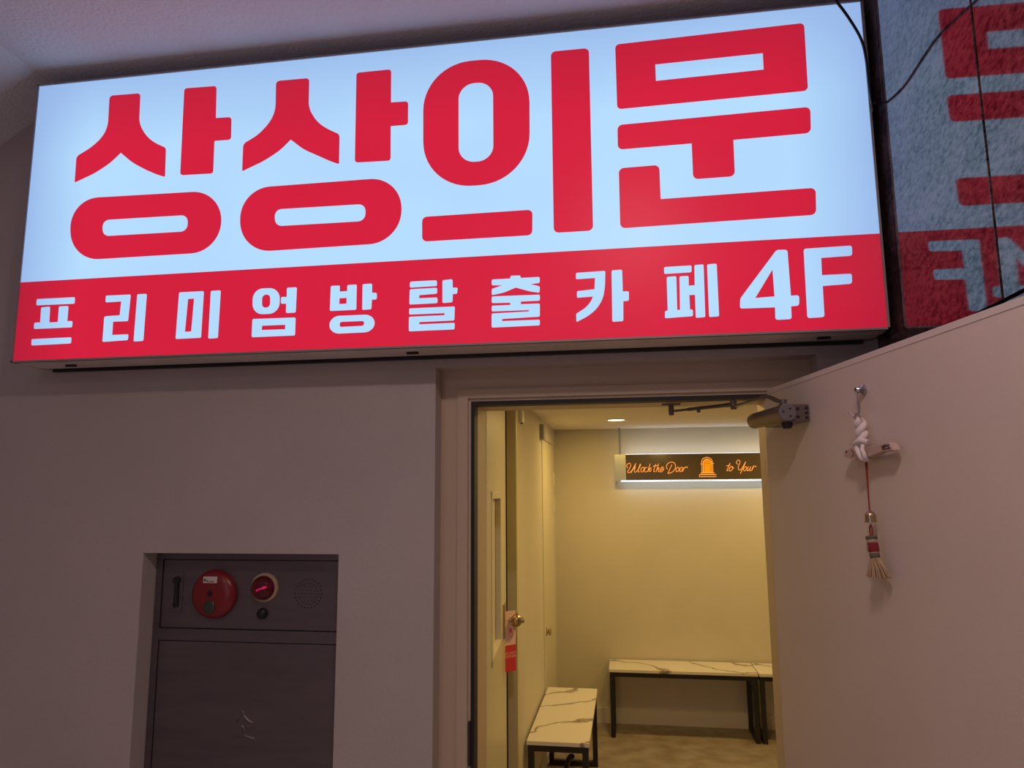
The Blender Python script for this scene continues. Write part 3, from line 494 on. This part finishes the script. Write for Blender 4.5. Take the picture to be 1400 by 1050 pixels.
# ------------------------------------------------------------------ door closer
dc = thing('door_closer', 'bronze-grey hydraulic door closer with folded arm at the top of the open door', 'door closer', tuple(dp(0.2, 0.0, 1.91)))
b = B(); dbox(b, 0.10, 0.305, 0.0012, 0.052, 1.889, 1.938, 0.003); mesh('mounting_block', b, 'closer', dc)
b = B(); lathe(b, [(0, -0.002), (0.020, -0.002), (0.0235, 0.002), (0.0245, 0.01), (0.0245, 0.250), (0, 0.250)], dp(0.308, 0.066, 1.914), -DT, 32); body = mesh('closer_body', b, 'closer', dc)
b = B(); lathe(b, [(0.0245, -0.004), (0.0245, 0.003), (0.0225, 0.005), (0, 0.005)], dp(0.310, 0.066, 1.914), DT, 32); cp = mesh('end_cap', b, 'closercap', dc)
b = B()
for (o_, z) in ((0.079, 1.916), (0.060, 1.924), (0.060, 1.903)): lathe(b, [(0.003, 0), (0.003, 0.0008), (0, 0.0008)], dp(0.3152, o_, z), DT, 10)
mesh('cap_screws', b, 'gasket', cp)
b = B()
for (o_, z) in ((0.034, 1.925), (0.034, 1.902), (0.010, 1.927), (0.010, 1.913), (0.010, 1.900)): lathe(b, [(0.0045, -0.001), (0.0045, 0.001), (0.003, 0.0014), (0.003, 0.0006), (0, 0.0006)], dp(0.306, o_, z), DT, 12)
mesh('fixing_screws', b, 'steeldark', dc)
b = B(); lathe(b, [(0.016, 0), (0.016, 0.012), (0.011, 0.020), (0, 0.021)], dp(0.262, 0.050, 1.893), (0, 0, -1), 20); mesh('pinion_cap', b, 'steeldark', dc)
pv = dp(0.262, 0.056, 1.936); el = Vector((0.356, 2.45, 1.978)); br = Vector((0.162, 2.56, 1.972))
b = B(); lathe(b, [(0.015, 0), (0.015, 0.006), (0.010, 0.008), (0.010, 0.020), (0, 0.022)], pv, (0, 0, 1), 20); mesh('pivot_nut', b, 'closer', dc)
def flatbar(bm, pts, w_, h_):
    pts = smoothpath(pts, 5); rings = []
    for i, p in enumerate(pts):
        d = (pts[min(i+1, len(pts)-1)] - pts[max(i-1, 0)]).normalized(); sd = Vector((0, 0, 1)).cross(d).normalized(); u = d.cross(sd)
        rings.append([bm.verts.new(p + sd*a*w_/2 + u*c*h_/2) for a, c in ((-1, -1), (1, -1), (1, 1), (-1, 1))])
    for a, c in zip(rings, rings[1:]):
        for k in range(4): bm.faces.new((a[k], a[(k+1) % 4], c[(k+1) % 4], c[k]))
    bm.faces.new(rings[0][::-1]); bm.faces.new(rings[-1])
b = B(); mid = pv.lerp(el, 0.30); flatbar(b, [pv + Vector((0, 0, 0.012)), pv.lerp(el, 0.10) + Vector((0, 0, 0.016)), Vector((mid.x, mid.y, 1.978)), pv.lerp(el, 0.45)*1 + Vector((0, 0, 0.020)), Vector((el.x, el.y, 1.970))], 0.020, 0.006); mesh('main_arm', b, 'closer', dc)
b = B(); lathe(b, [(0, -0.016), (0.009, -0.016), (0.011, -0.006), (0.009, 0.0), (0.011, 0.004), (0.011, 0.012), (0, 0.013)], el, (0, 0, 1), 16); mesh('elbow_joint', b, 'closer', dc)
b = B(); p = [el.lerp(br, t) for t in (0, 0.12, 0.13, 0.72, 0.73, 1)]; tube(b, p, [0.0075, 0.0075, 0.0062, 0.0062, 0.0042, 0.0042], 10)
lathe(b, [(0.006, 0), (0.006, 0.014), (0, 0.015)], el.lerp(br, 0.55), (0, 0, -1), 12); mesh('forearm_rod', b, 'closer', dc)
b = B(); lathe(b, [(0, -0.014), (0.008, -0.014), (0.0095, -0.006), (0.0095, 0.018), (0.007, 0.026)], br, (0, 0, 1), 14); box(b, br.x-0.032, br.x+0.032, br.y-0.012, br.y+0.012, 1.9925, 1.9978, 0.002); mesh('soffit_bracket', b, 'closer', dc)

# ------------------------------------------------------------------ door chime: rope, wooden fish, bell, straw broom
hk = B(); lathe(hk, [(0.0135, 0), (0.0135, 0.006), (0.010, 0.009), (0.007, 0.011), (0.0085, 0.016), (0.006, 0.021), (0, 0.022)], dp(0.606, 0.0, 1.936), DN, 20)
tube(hk, smoothpath([dp(0.604, 0.018, 1.934), dp(0.612, 0.020, 1.910), dp(0.620, 0.022, 1.893), dp(0.624, 0.026, 1.880), dp(0.619, 0.034, 1.872), dp(0.608, 0.036, 1.877), dp(0.596, 0.036, 1.884)]), 0.0022, 8)
o = mesh('wall_hook', hk, 'chrome'); o['label'] = 'small chrome hook screwed to the open door above the wooden fish'; o['category'] = 'hook'
ch = thing('door_chime', 'hanging door chime of white rope, carved wooden fish, bell and straw broom', 'chime', tuple(dp(0.625, 0.02, 1.871)))
b = B(); N_ = 28; cx, cz, rr = 0.616, 1.867, 0.011
tube(b, [dp(cx + 0.012*math.cos(2*math.pi*k/N_), 0.026 + 0.004*math.sin(2*math.pi*k/N_), cz + 0.012*math.sin(2*math.pi*k/N_)) for k in range(N_)], 0.0012, 6, closed=True); mesh('ring', b, 'brass', ch)
b = B()
for ph in (0, math.pi):
    pts = []
    for k in range(41):
        f = k/40; a = ph + f*2*math.pi*1.35
        tap = 0.0075 if f > 0.05 else 0.0045
        pts.append(dp(0.6135 + 0.006*f + tap*math.cos(a), 0.020 + 0.0065*math.sin(a), 1.866 - 0.058*f))
    tube(b, pts, [0.0055 if k < 2 else 0.0082 for k in range(41)], 10)
mesh('twisted_rope', b, 'rope', ch)
b = B(); tube(b, smoothpath([dp(0.6230, 0.032, 1.8069), dp(0.6222, 0.036, 1.7949), dp(0.6322, 0.037, 1.7807), dp(0.6360, 0.033, 1.7706), dp(0.634, 0.018, 1.768)]), 0.0062, 10)
tube(b, smoothpath([dp(0.6392, 0.030, 1.8058), dp(0.6434, 0.035, 1.7920), dp(0.6500, 0.035, 1.7790), dp(0.6465, 0.030, 1.7695), dp(0.638, 0.018, 1.768)]), 0.0050, 10)
tube(b, smoothpath([dp(0.6470, 0.026, 1.8085), dp(0.6418, 0.036, 1.8125), dp(0.6200, 0.037, 1.8075), dp(0.6080, 0.028, 1.800), dp(0.608, 0.010, 1.802)]), 0.0062, 10)
mesh('rope_knot', b, 'rope', ch)
# fish outline (t, z)
def extrude_outline(pts, o0, o1, nz=0):
    b = B(); a = [b.verts.new(dp(t, o0, z)) for t, z in pts]; c = [b.verts.new(dp(t, o1, z)) for t, z in pts]
    b.faces.new(a); b.faces.new(c[::-1])
    for i in range(len(a)): b.faces.new((a[i-1], a[i], c[i], c[i-1]))
    es = [e for e in b.edges if len(e.link_faces) == 2 and any(len(f.verts) > 4 for f in e.link_faces)]
    bmesh.ops.bevel(b, geom=es, offset=0.0022, segments=2, affect='EDGES', profile=0.5)
    return b
b = extrude_outline(FISH, 0.010, 0.028); fs = mesh('wooden_fish', b, 'wood', ch)
b = B(); lathe(b, [(0.0036, 0), (0.003, 0.001), (0, 0.0014)], dp(FEYE[0], 0.028, FEYE[1]), DN, 10)
mesh('fish_eye', b, 'burnt', fs)
b = B(); tube(b, smoothpath([dp(t, 0.0283, z) for t, z in FGILL]), 0.0011, 6); mesh('gill_line', b, 'burnt', fs)
for s_ in FTAIL:
    b = B(); tube(b, [dp(t, 0.0283, z) for t, z in s_], 0.0012, 6); mesh('tail_groove', b, 'burnt', fs)
b = B(); tube(b, [dp(0.629, 0.022, 1.764), dp(0.6295, 0.022, 1.70), dp(0.6295, 0.022, 1.650)], 0.0017, 6); tube(b, [dp(0.633, 0.021, 1.764), dp(0.631, 0.022, 1.70), dp(0.6300, 0.022, 1.650)], 0.0013, 6); mesh('red_string', b, 'redcord', ch)
b = B(); bc = dp(0.630, 0.022, 1.650)
lathe(b, [(0.0015, 0.002), (0.006, -0.001), (0.0105, -0.005), (0.0122, -0.011), (0.0125, -0.020), (0.0135, -0.026), (0.0125, -0.026), (0.011, -0.018), (0, -0.007)], bc, (0, 0, 1), 24); bl = mesh('bell', b, 'brass', ch)
b = B(); tube(b, [bc + Vector((0, 0, -0.010)), bc + Vector((0, 0, -0.031))], [0.0012, 0.0025], 8); mesh('clapper', b, 'brass', bl)
b = B(); N_ = 20; c0 = (0.629, 1.605)
tube(b, [dp(c0[0] + 0.0055*math.cos(2*math.pi*k/N_), 0.022, c0[1] + 0.0125*math.sin(2*math.pi*k/N_)) for k in range(N_)], 0.0017, 6, closed=True); mesh('red_loop', b, 'redcord', ch)
bt, bm_ = (0.628, 1.592), (0.637, 1.547)
def wrap(z0, z1, r0, r1, m, nm='binding'):
    b = B(); f0 = (bt[1]-z0)/(bt[1]-bm_[1]); f1 = (bt[1]-z1)/(bt[1]-bm_[1])
    pa = dp(bt[0] + (bm_[0]-bt[0])*f0, 0.022, z0); pb = dp(bt[0] + (bm_[0]-bt[0])*f1, 0.022, z1)
    ax = pb-pa; h = ax.length
    lathe(b, [(0, 0), (r0, 0.0), (r0+0.001, h*0.2), (r1+0.001, h*0.8), (r1, h), (0, h)], pa, ax, 18); return mesh(nm, b, m, ch)
wrap(1.593, 1.586, 0.0118, 0.0118, 'mosswrap'); wrap(1.586, 1.5775, 0.0098, 0.0102, 'beigewrap'); wrap(1.5775, 1.557, 0.0108, 0.0108, 'redwrap'); wrap(1.557, 1.5535, 0.0102, 0.0102, 'beigewrap'); wrap(1.5535, 1.545, 0.0098, 0.0098, 'mosswrap')
b = B()
for k in range(4): tube(b, [dp(0.6245+0.002*k, 0.0338, 1.5625+0.0028*k), dp(0.6335+0.001*k, 0.0338, 1.5635+0.0028*k)], 0.0006, 5)
mesh('binding_stitch', b, 'beigewrap', ch)
b = B()
for i in range(90):
    u = random.random(); a = random.uniform(0, 2*math.pi); r0 = 0.0085*math.sqrt(random.random())
    top = dp(0.637 + r0*math.cos(a), 0.022 + r0*math.sin(a)*0.9, 1.547)
    ex = 0.648 + (r0*math.cos(a)/0.0085)*0.046; ez = 1.504 - 0.004*random.random() + 0.10*max(0, ex-0.65)**1.0
    end = dp(ex, max(0.006, 0.024 + 0.018*math.sin(a)*r0/0.0085), ez)
    tube(b, [top, top.lerp(end, 0.5), end], [0.0012, 0.0013, 0.0009], 5)
o = mesh('broom_straws', b, 'straw', ch); o['kind'] = 'stuff'

# ------------------------------------------------------------------ benches
def bench(label, x0, x1, y0, y1, h, side='x'):
    t = thing('bench', label, 'bench', ((x0+x1)/2, (y0+y1)/2, 0), 'marble topped benches with black steel frames')
    bx('bench_top', (x0, x1, y0, y1, h-0.020, h), ('marble' if side == 'y' else 'marble2'), t, 0.0015)
    s_ = 0.030; zt = h-0.0205
    i0, i1, j0, j1 = x0+0.006, x1-0.006, y0+0.006, y1-0.006
    for (xa, ya) in ((i0, j0), (i1-s_, j0), (i0, j1-s_), (i1-s_, j1-s_)): bx('leg', (xa, xa+s_, ya, ya+s_, 0.0, zt), 'blacksteel', t)
    bb = B()
    box(bb, i0+s_, i1-s_, j0, j0+s_, zt-s_, zt); box(bb, i0+s_, i1-s_, j1-s_, j1, zt-s_, zt)
    box(bb, i0, i0+s_, j0+s_, j1-s_, zt-s_, zt); box(bb, i1-s_, i1, j0+s_, j1-s_, zt-s_, zt)
    mesh('top_frame', bb, 'blacksteel', t)
    if side == 'x': d = [(i0, i0+s_, j0+s_, j1-s_), (i1-s_, i1, j0+s_, j1-s_)]
    else: d = [(i0+s_, i1-s_, j0, j0+s_), (i0+s_, i1-s_, j1-s_, j1)]
    for q in d: bx('foot_rail', (*q, 0.0, s_), 'blacksteel', t)
    return t
bench('white marble topped bench with black frame standing along the inner left wall, nearest the doorway', -0.535, -0.219, 3.84, 4.862, 0.456, 'y')
bench('long white marble topped bench against the far wall, left one of the joined pair', -0.160, 0.853, 5.385, 5.705, 0.456)
bench('white marble topped bench against the far wall, right one of the pair', 0.859, 1.87, 5.385, 5.705, 0.456)

# dark curved handle of something tucked below the near bench
b = B(); tube(b, smoothpath([(-0.375, 4.12, 0.02), (-0.368, 4.10, 0.16), (-0.352, 4.06, 0.27), (-0.338, 4.03, 0.315), (-0.325, 4.02, 0.332), (-0.312, 4.02, 0.326)]), [0.013]*26 + [0.012]*5, 12)
um = thing('umbrella', 'folded dark umbrella with curved handle tucked under the near bench', 'umbrella', (-0.375, 4.12, 0.0))
mesh('handle', b, 'black', um)
b = B(); lathe(b, [(0.004, 0), (0.022, 0.03), (0.030, 0.10), (0.022, 0.18), (0.012, 0.205)], (-0.377, 4.124, 0.001), (0.03, -0.08, 1), 14); mesh('canopy', b, 'redwrap', um)

# ------------------------------------------------------------------ hanging tag on the inner door knob
tp = LM @ Vector((0.742, 0.030, 1.117))
tg = thing('hanging_tag', 'pink and red do-not-disturb card hanging on the inner door knob', 'door tag', tuple(tp))
TM = Matrix(((0.96, 0, -0.28, tp.x), (0.28, 0, 0.96, tp.y), (0, 1, 0, tp.z), (0, 0, 0, 1)))
TM = Matrix(((1, 0, 0, tp.x), (0, 0, 1, tp.y), (0, 1, 0, tp.z), (0, 0, 0, 1)))
def card(name, x0, x1, z0, z1, m, hole=None):
    b = B(); oc = [(x0, z0), (x1, z0), (x1, z1), (x0, z1)]
    cs = [[(a+tp.x, c+tp.z) for a, c in oc]]
    if hole: cs.append([(tp.x+hole[0]+hole[2]*math.cos(2*math.pi*k/20), tp.z+hole[1]+hole[2]*math.sin(2*math.pi*k/20)) for k in range(20)])
    b.free(); return flat_glyph(name, cs, tp.y, m, tg, 0.0012)
ty = 0.0
card('card_top', -0.030, 0.030, -0.110, 0.040, 'pinkcard', (0.0, -0.006, 0.0135))
card('card_bottom', -0.030, 0.030, -0.225, -0.110, 'redcard')
def tmat(dx, dz): return Matrix(((1, 0, 0, tp.x+dx), (0, 0, -1, tp.y-0.0015), (0, 1, 0, tp.z+dz), (0, 0, 0, 1)))
text_mesh('card_lettering', 'DO NOT\nDISTURB', 0.0145, 'pinkcard', tg, tmat(0, -0.150))
b = B(); tube(b, [(tp.x-0.008, tp.y-0.0015, tp.z-0.075), (tp.x-0.008, tp.y-0.0015, tp.z-0.055), (tp.x, tp.y-0.0015, tp.z-0.040), (tp.x+0.008, tp.y-0.0015, tp.z-0.055), (tp.x+0.008, tp.y-0.0015, tp.z-0.075)], 0.0012, 6, closed=True)
for k in range(4): tube(b, [(tp.x-0.006+0.004*k, tp.y-0.0015, tp.z-0.055), (tp.x-0.008+0.005*k, tp.y-0.0015, tp.z-0.034)], 0.0011, 5)
mesh('hand_symbol', b, 'redcard', tg)
tg.rotation_euler = (0, 0, math.radians(46))

# ------------------------------------------------------------------ small fittings on the inner left wall, lamp
o = bx('door_sensor', (RX0, RX0+0.028, 4.70, 4.80, 2.035, 2.135), 'greybox', None, 0.003); o['label'] = 'grey plastic box on the inner left wall above the flush door'; o['category'] = 'sensor'
b = B(); box(b, RX0+0.0, RX0+0.020, 3.76, 3.84, 2.06, 2.15, 0.004); dv = mesh('wall_sensor', b, 'whitebox'); dv['label'] = 'small white device high on the inner left wall just inside the doorway'; dv['category'] = 'sensor'
b = B(); lathe(b, [(0.008, 0), (0.008, 0.004), (0, 0.005)], (RX0+0.010, 3.80, 2.062), (0.3, -0.6, -0.6), 12); mesh('sensor_eye', b, 'black', dv)
dl = thing('ceiling_downlight', 'round recessed downlight glowing in the room ceiling', 'downlight', (-0.055, 4.98, RZ))
b = B(); lathe(b, [(0.068, -0.001), (0.068, 0.004), (0.060, 0.004), (0.058, 0.001)], (-0.055, 4.98, RZ-0.001), (0, 0, -1), 36); mesh('lamp_trim', b, 'whitebox', dl)
b = B(); lathe(b, [(0.058, 0.0012), (0, 0.0012)], (-0.055, 4.98, RZ), (0, 0, -1), 36); mesh('lamp_diffuser', b, 'downlight', dl)

# ------------------------------------------------------------------ suspended neon-style lettering sign
ns = thing('neon_sign', 'long smoked-mirror sign with amber script lettering hanging before the far wall', 'sign', (0.9, 5.65, 1.87))
NX0, NX1, NZ0, NZ1 = -0.083, 1.75, 1.778, 1.974
bx('mirror_panel', (0.000, NX1, 5.621, 5.626, NZ0, NZ1), 'glasspanel', ns)
bx('mirror_end', (NX0, 0.000, 5.621, 5.626, NZ0, NZ1), 'mirrorend', ns)
bx('backing_box', (NX0+0.03, NX1-0.03, 5.626, 5.66, NZ0+0.012, NZ1-0.012), 'greybox', ns)
bx('bottom_edge', (NX0, NX1, 5.6205, 5.640, NZ0-0.007, NZ0-0.001), 'mirrorend', ns)
bx('led_strip', (0.0, NX1-0.03, 5.640, 5.660, NZ1-0.006, NZ1+0.002), 'led', ns)
bx('led_strip', (-0.04, NX1-0.03, 5.640, 5.660, NZ0-0.009, NZ0+0.001), 'led', ns)
for x in (-0.040, 1.70):
    b = B(); tube(b, [(x, 5.655, NZ1-0.02), (x, 5.655, RZ)], 0.009, 10); mesh('hanging_rod', b, 'greybox', ns)
def neon(name, strokes, r=0.0021):
    b = B()
    for s_ in strokes:
        P_ = [(x, 5.6185, z) for x, z in s_]
        tube(b, smoothpath(P_, 3) if name == 'script_lettering' else P_, r, 5)
    return mesh(name, b, 'neon', ns)
neon('script_lettering', NEON_A); neon('script_lettering', NEON_B)
ic = neon('door_symbol', NEON_ICON, 0.0024)
dpoly = NEON_ICON[-1]
flat_glyph('amber_fill', [dpoly], 5.6206, 'amberfill', ic, 0.0006)
cxs = sum(p[0] for p in dpoly)/len(dpoly); zt = max(p[1] for p in dpoly); zb = min(p[1] for p in dpoly)
b = B()
for dx in (-0.024, 0.024): tube(b, [(cxs+dx, 5.6195, zb+0.004), (cxs+dx, 5.6195, zb+0.062)], 0.0013, 5)
tube(b, [(cxs-0.046, 5.6195, zb+0.068), (cxs+0.046, 5.6195, zb+0.068)], 0.0013, 5)
for a in (50, 90, 130): tube(b, [(cxs+0.012*math.cos(math.radians(a)), 5.6195, zb+0.072+0.006*math.sin(math.radians(a))), (cxs+0.036*math.cos(math.radians(a)), 5.6195, zb+0.072+0.020*math.sin(math.radians(a)))], 0.0013, 5)
mesh('symbol_lines', b, 'glasspanel', ic)
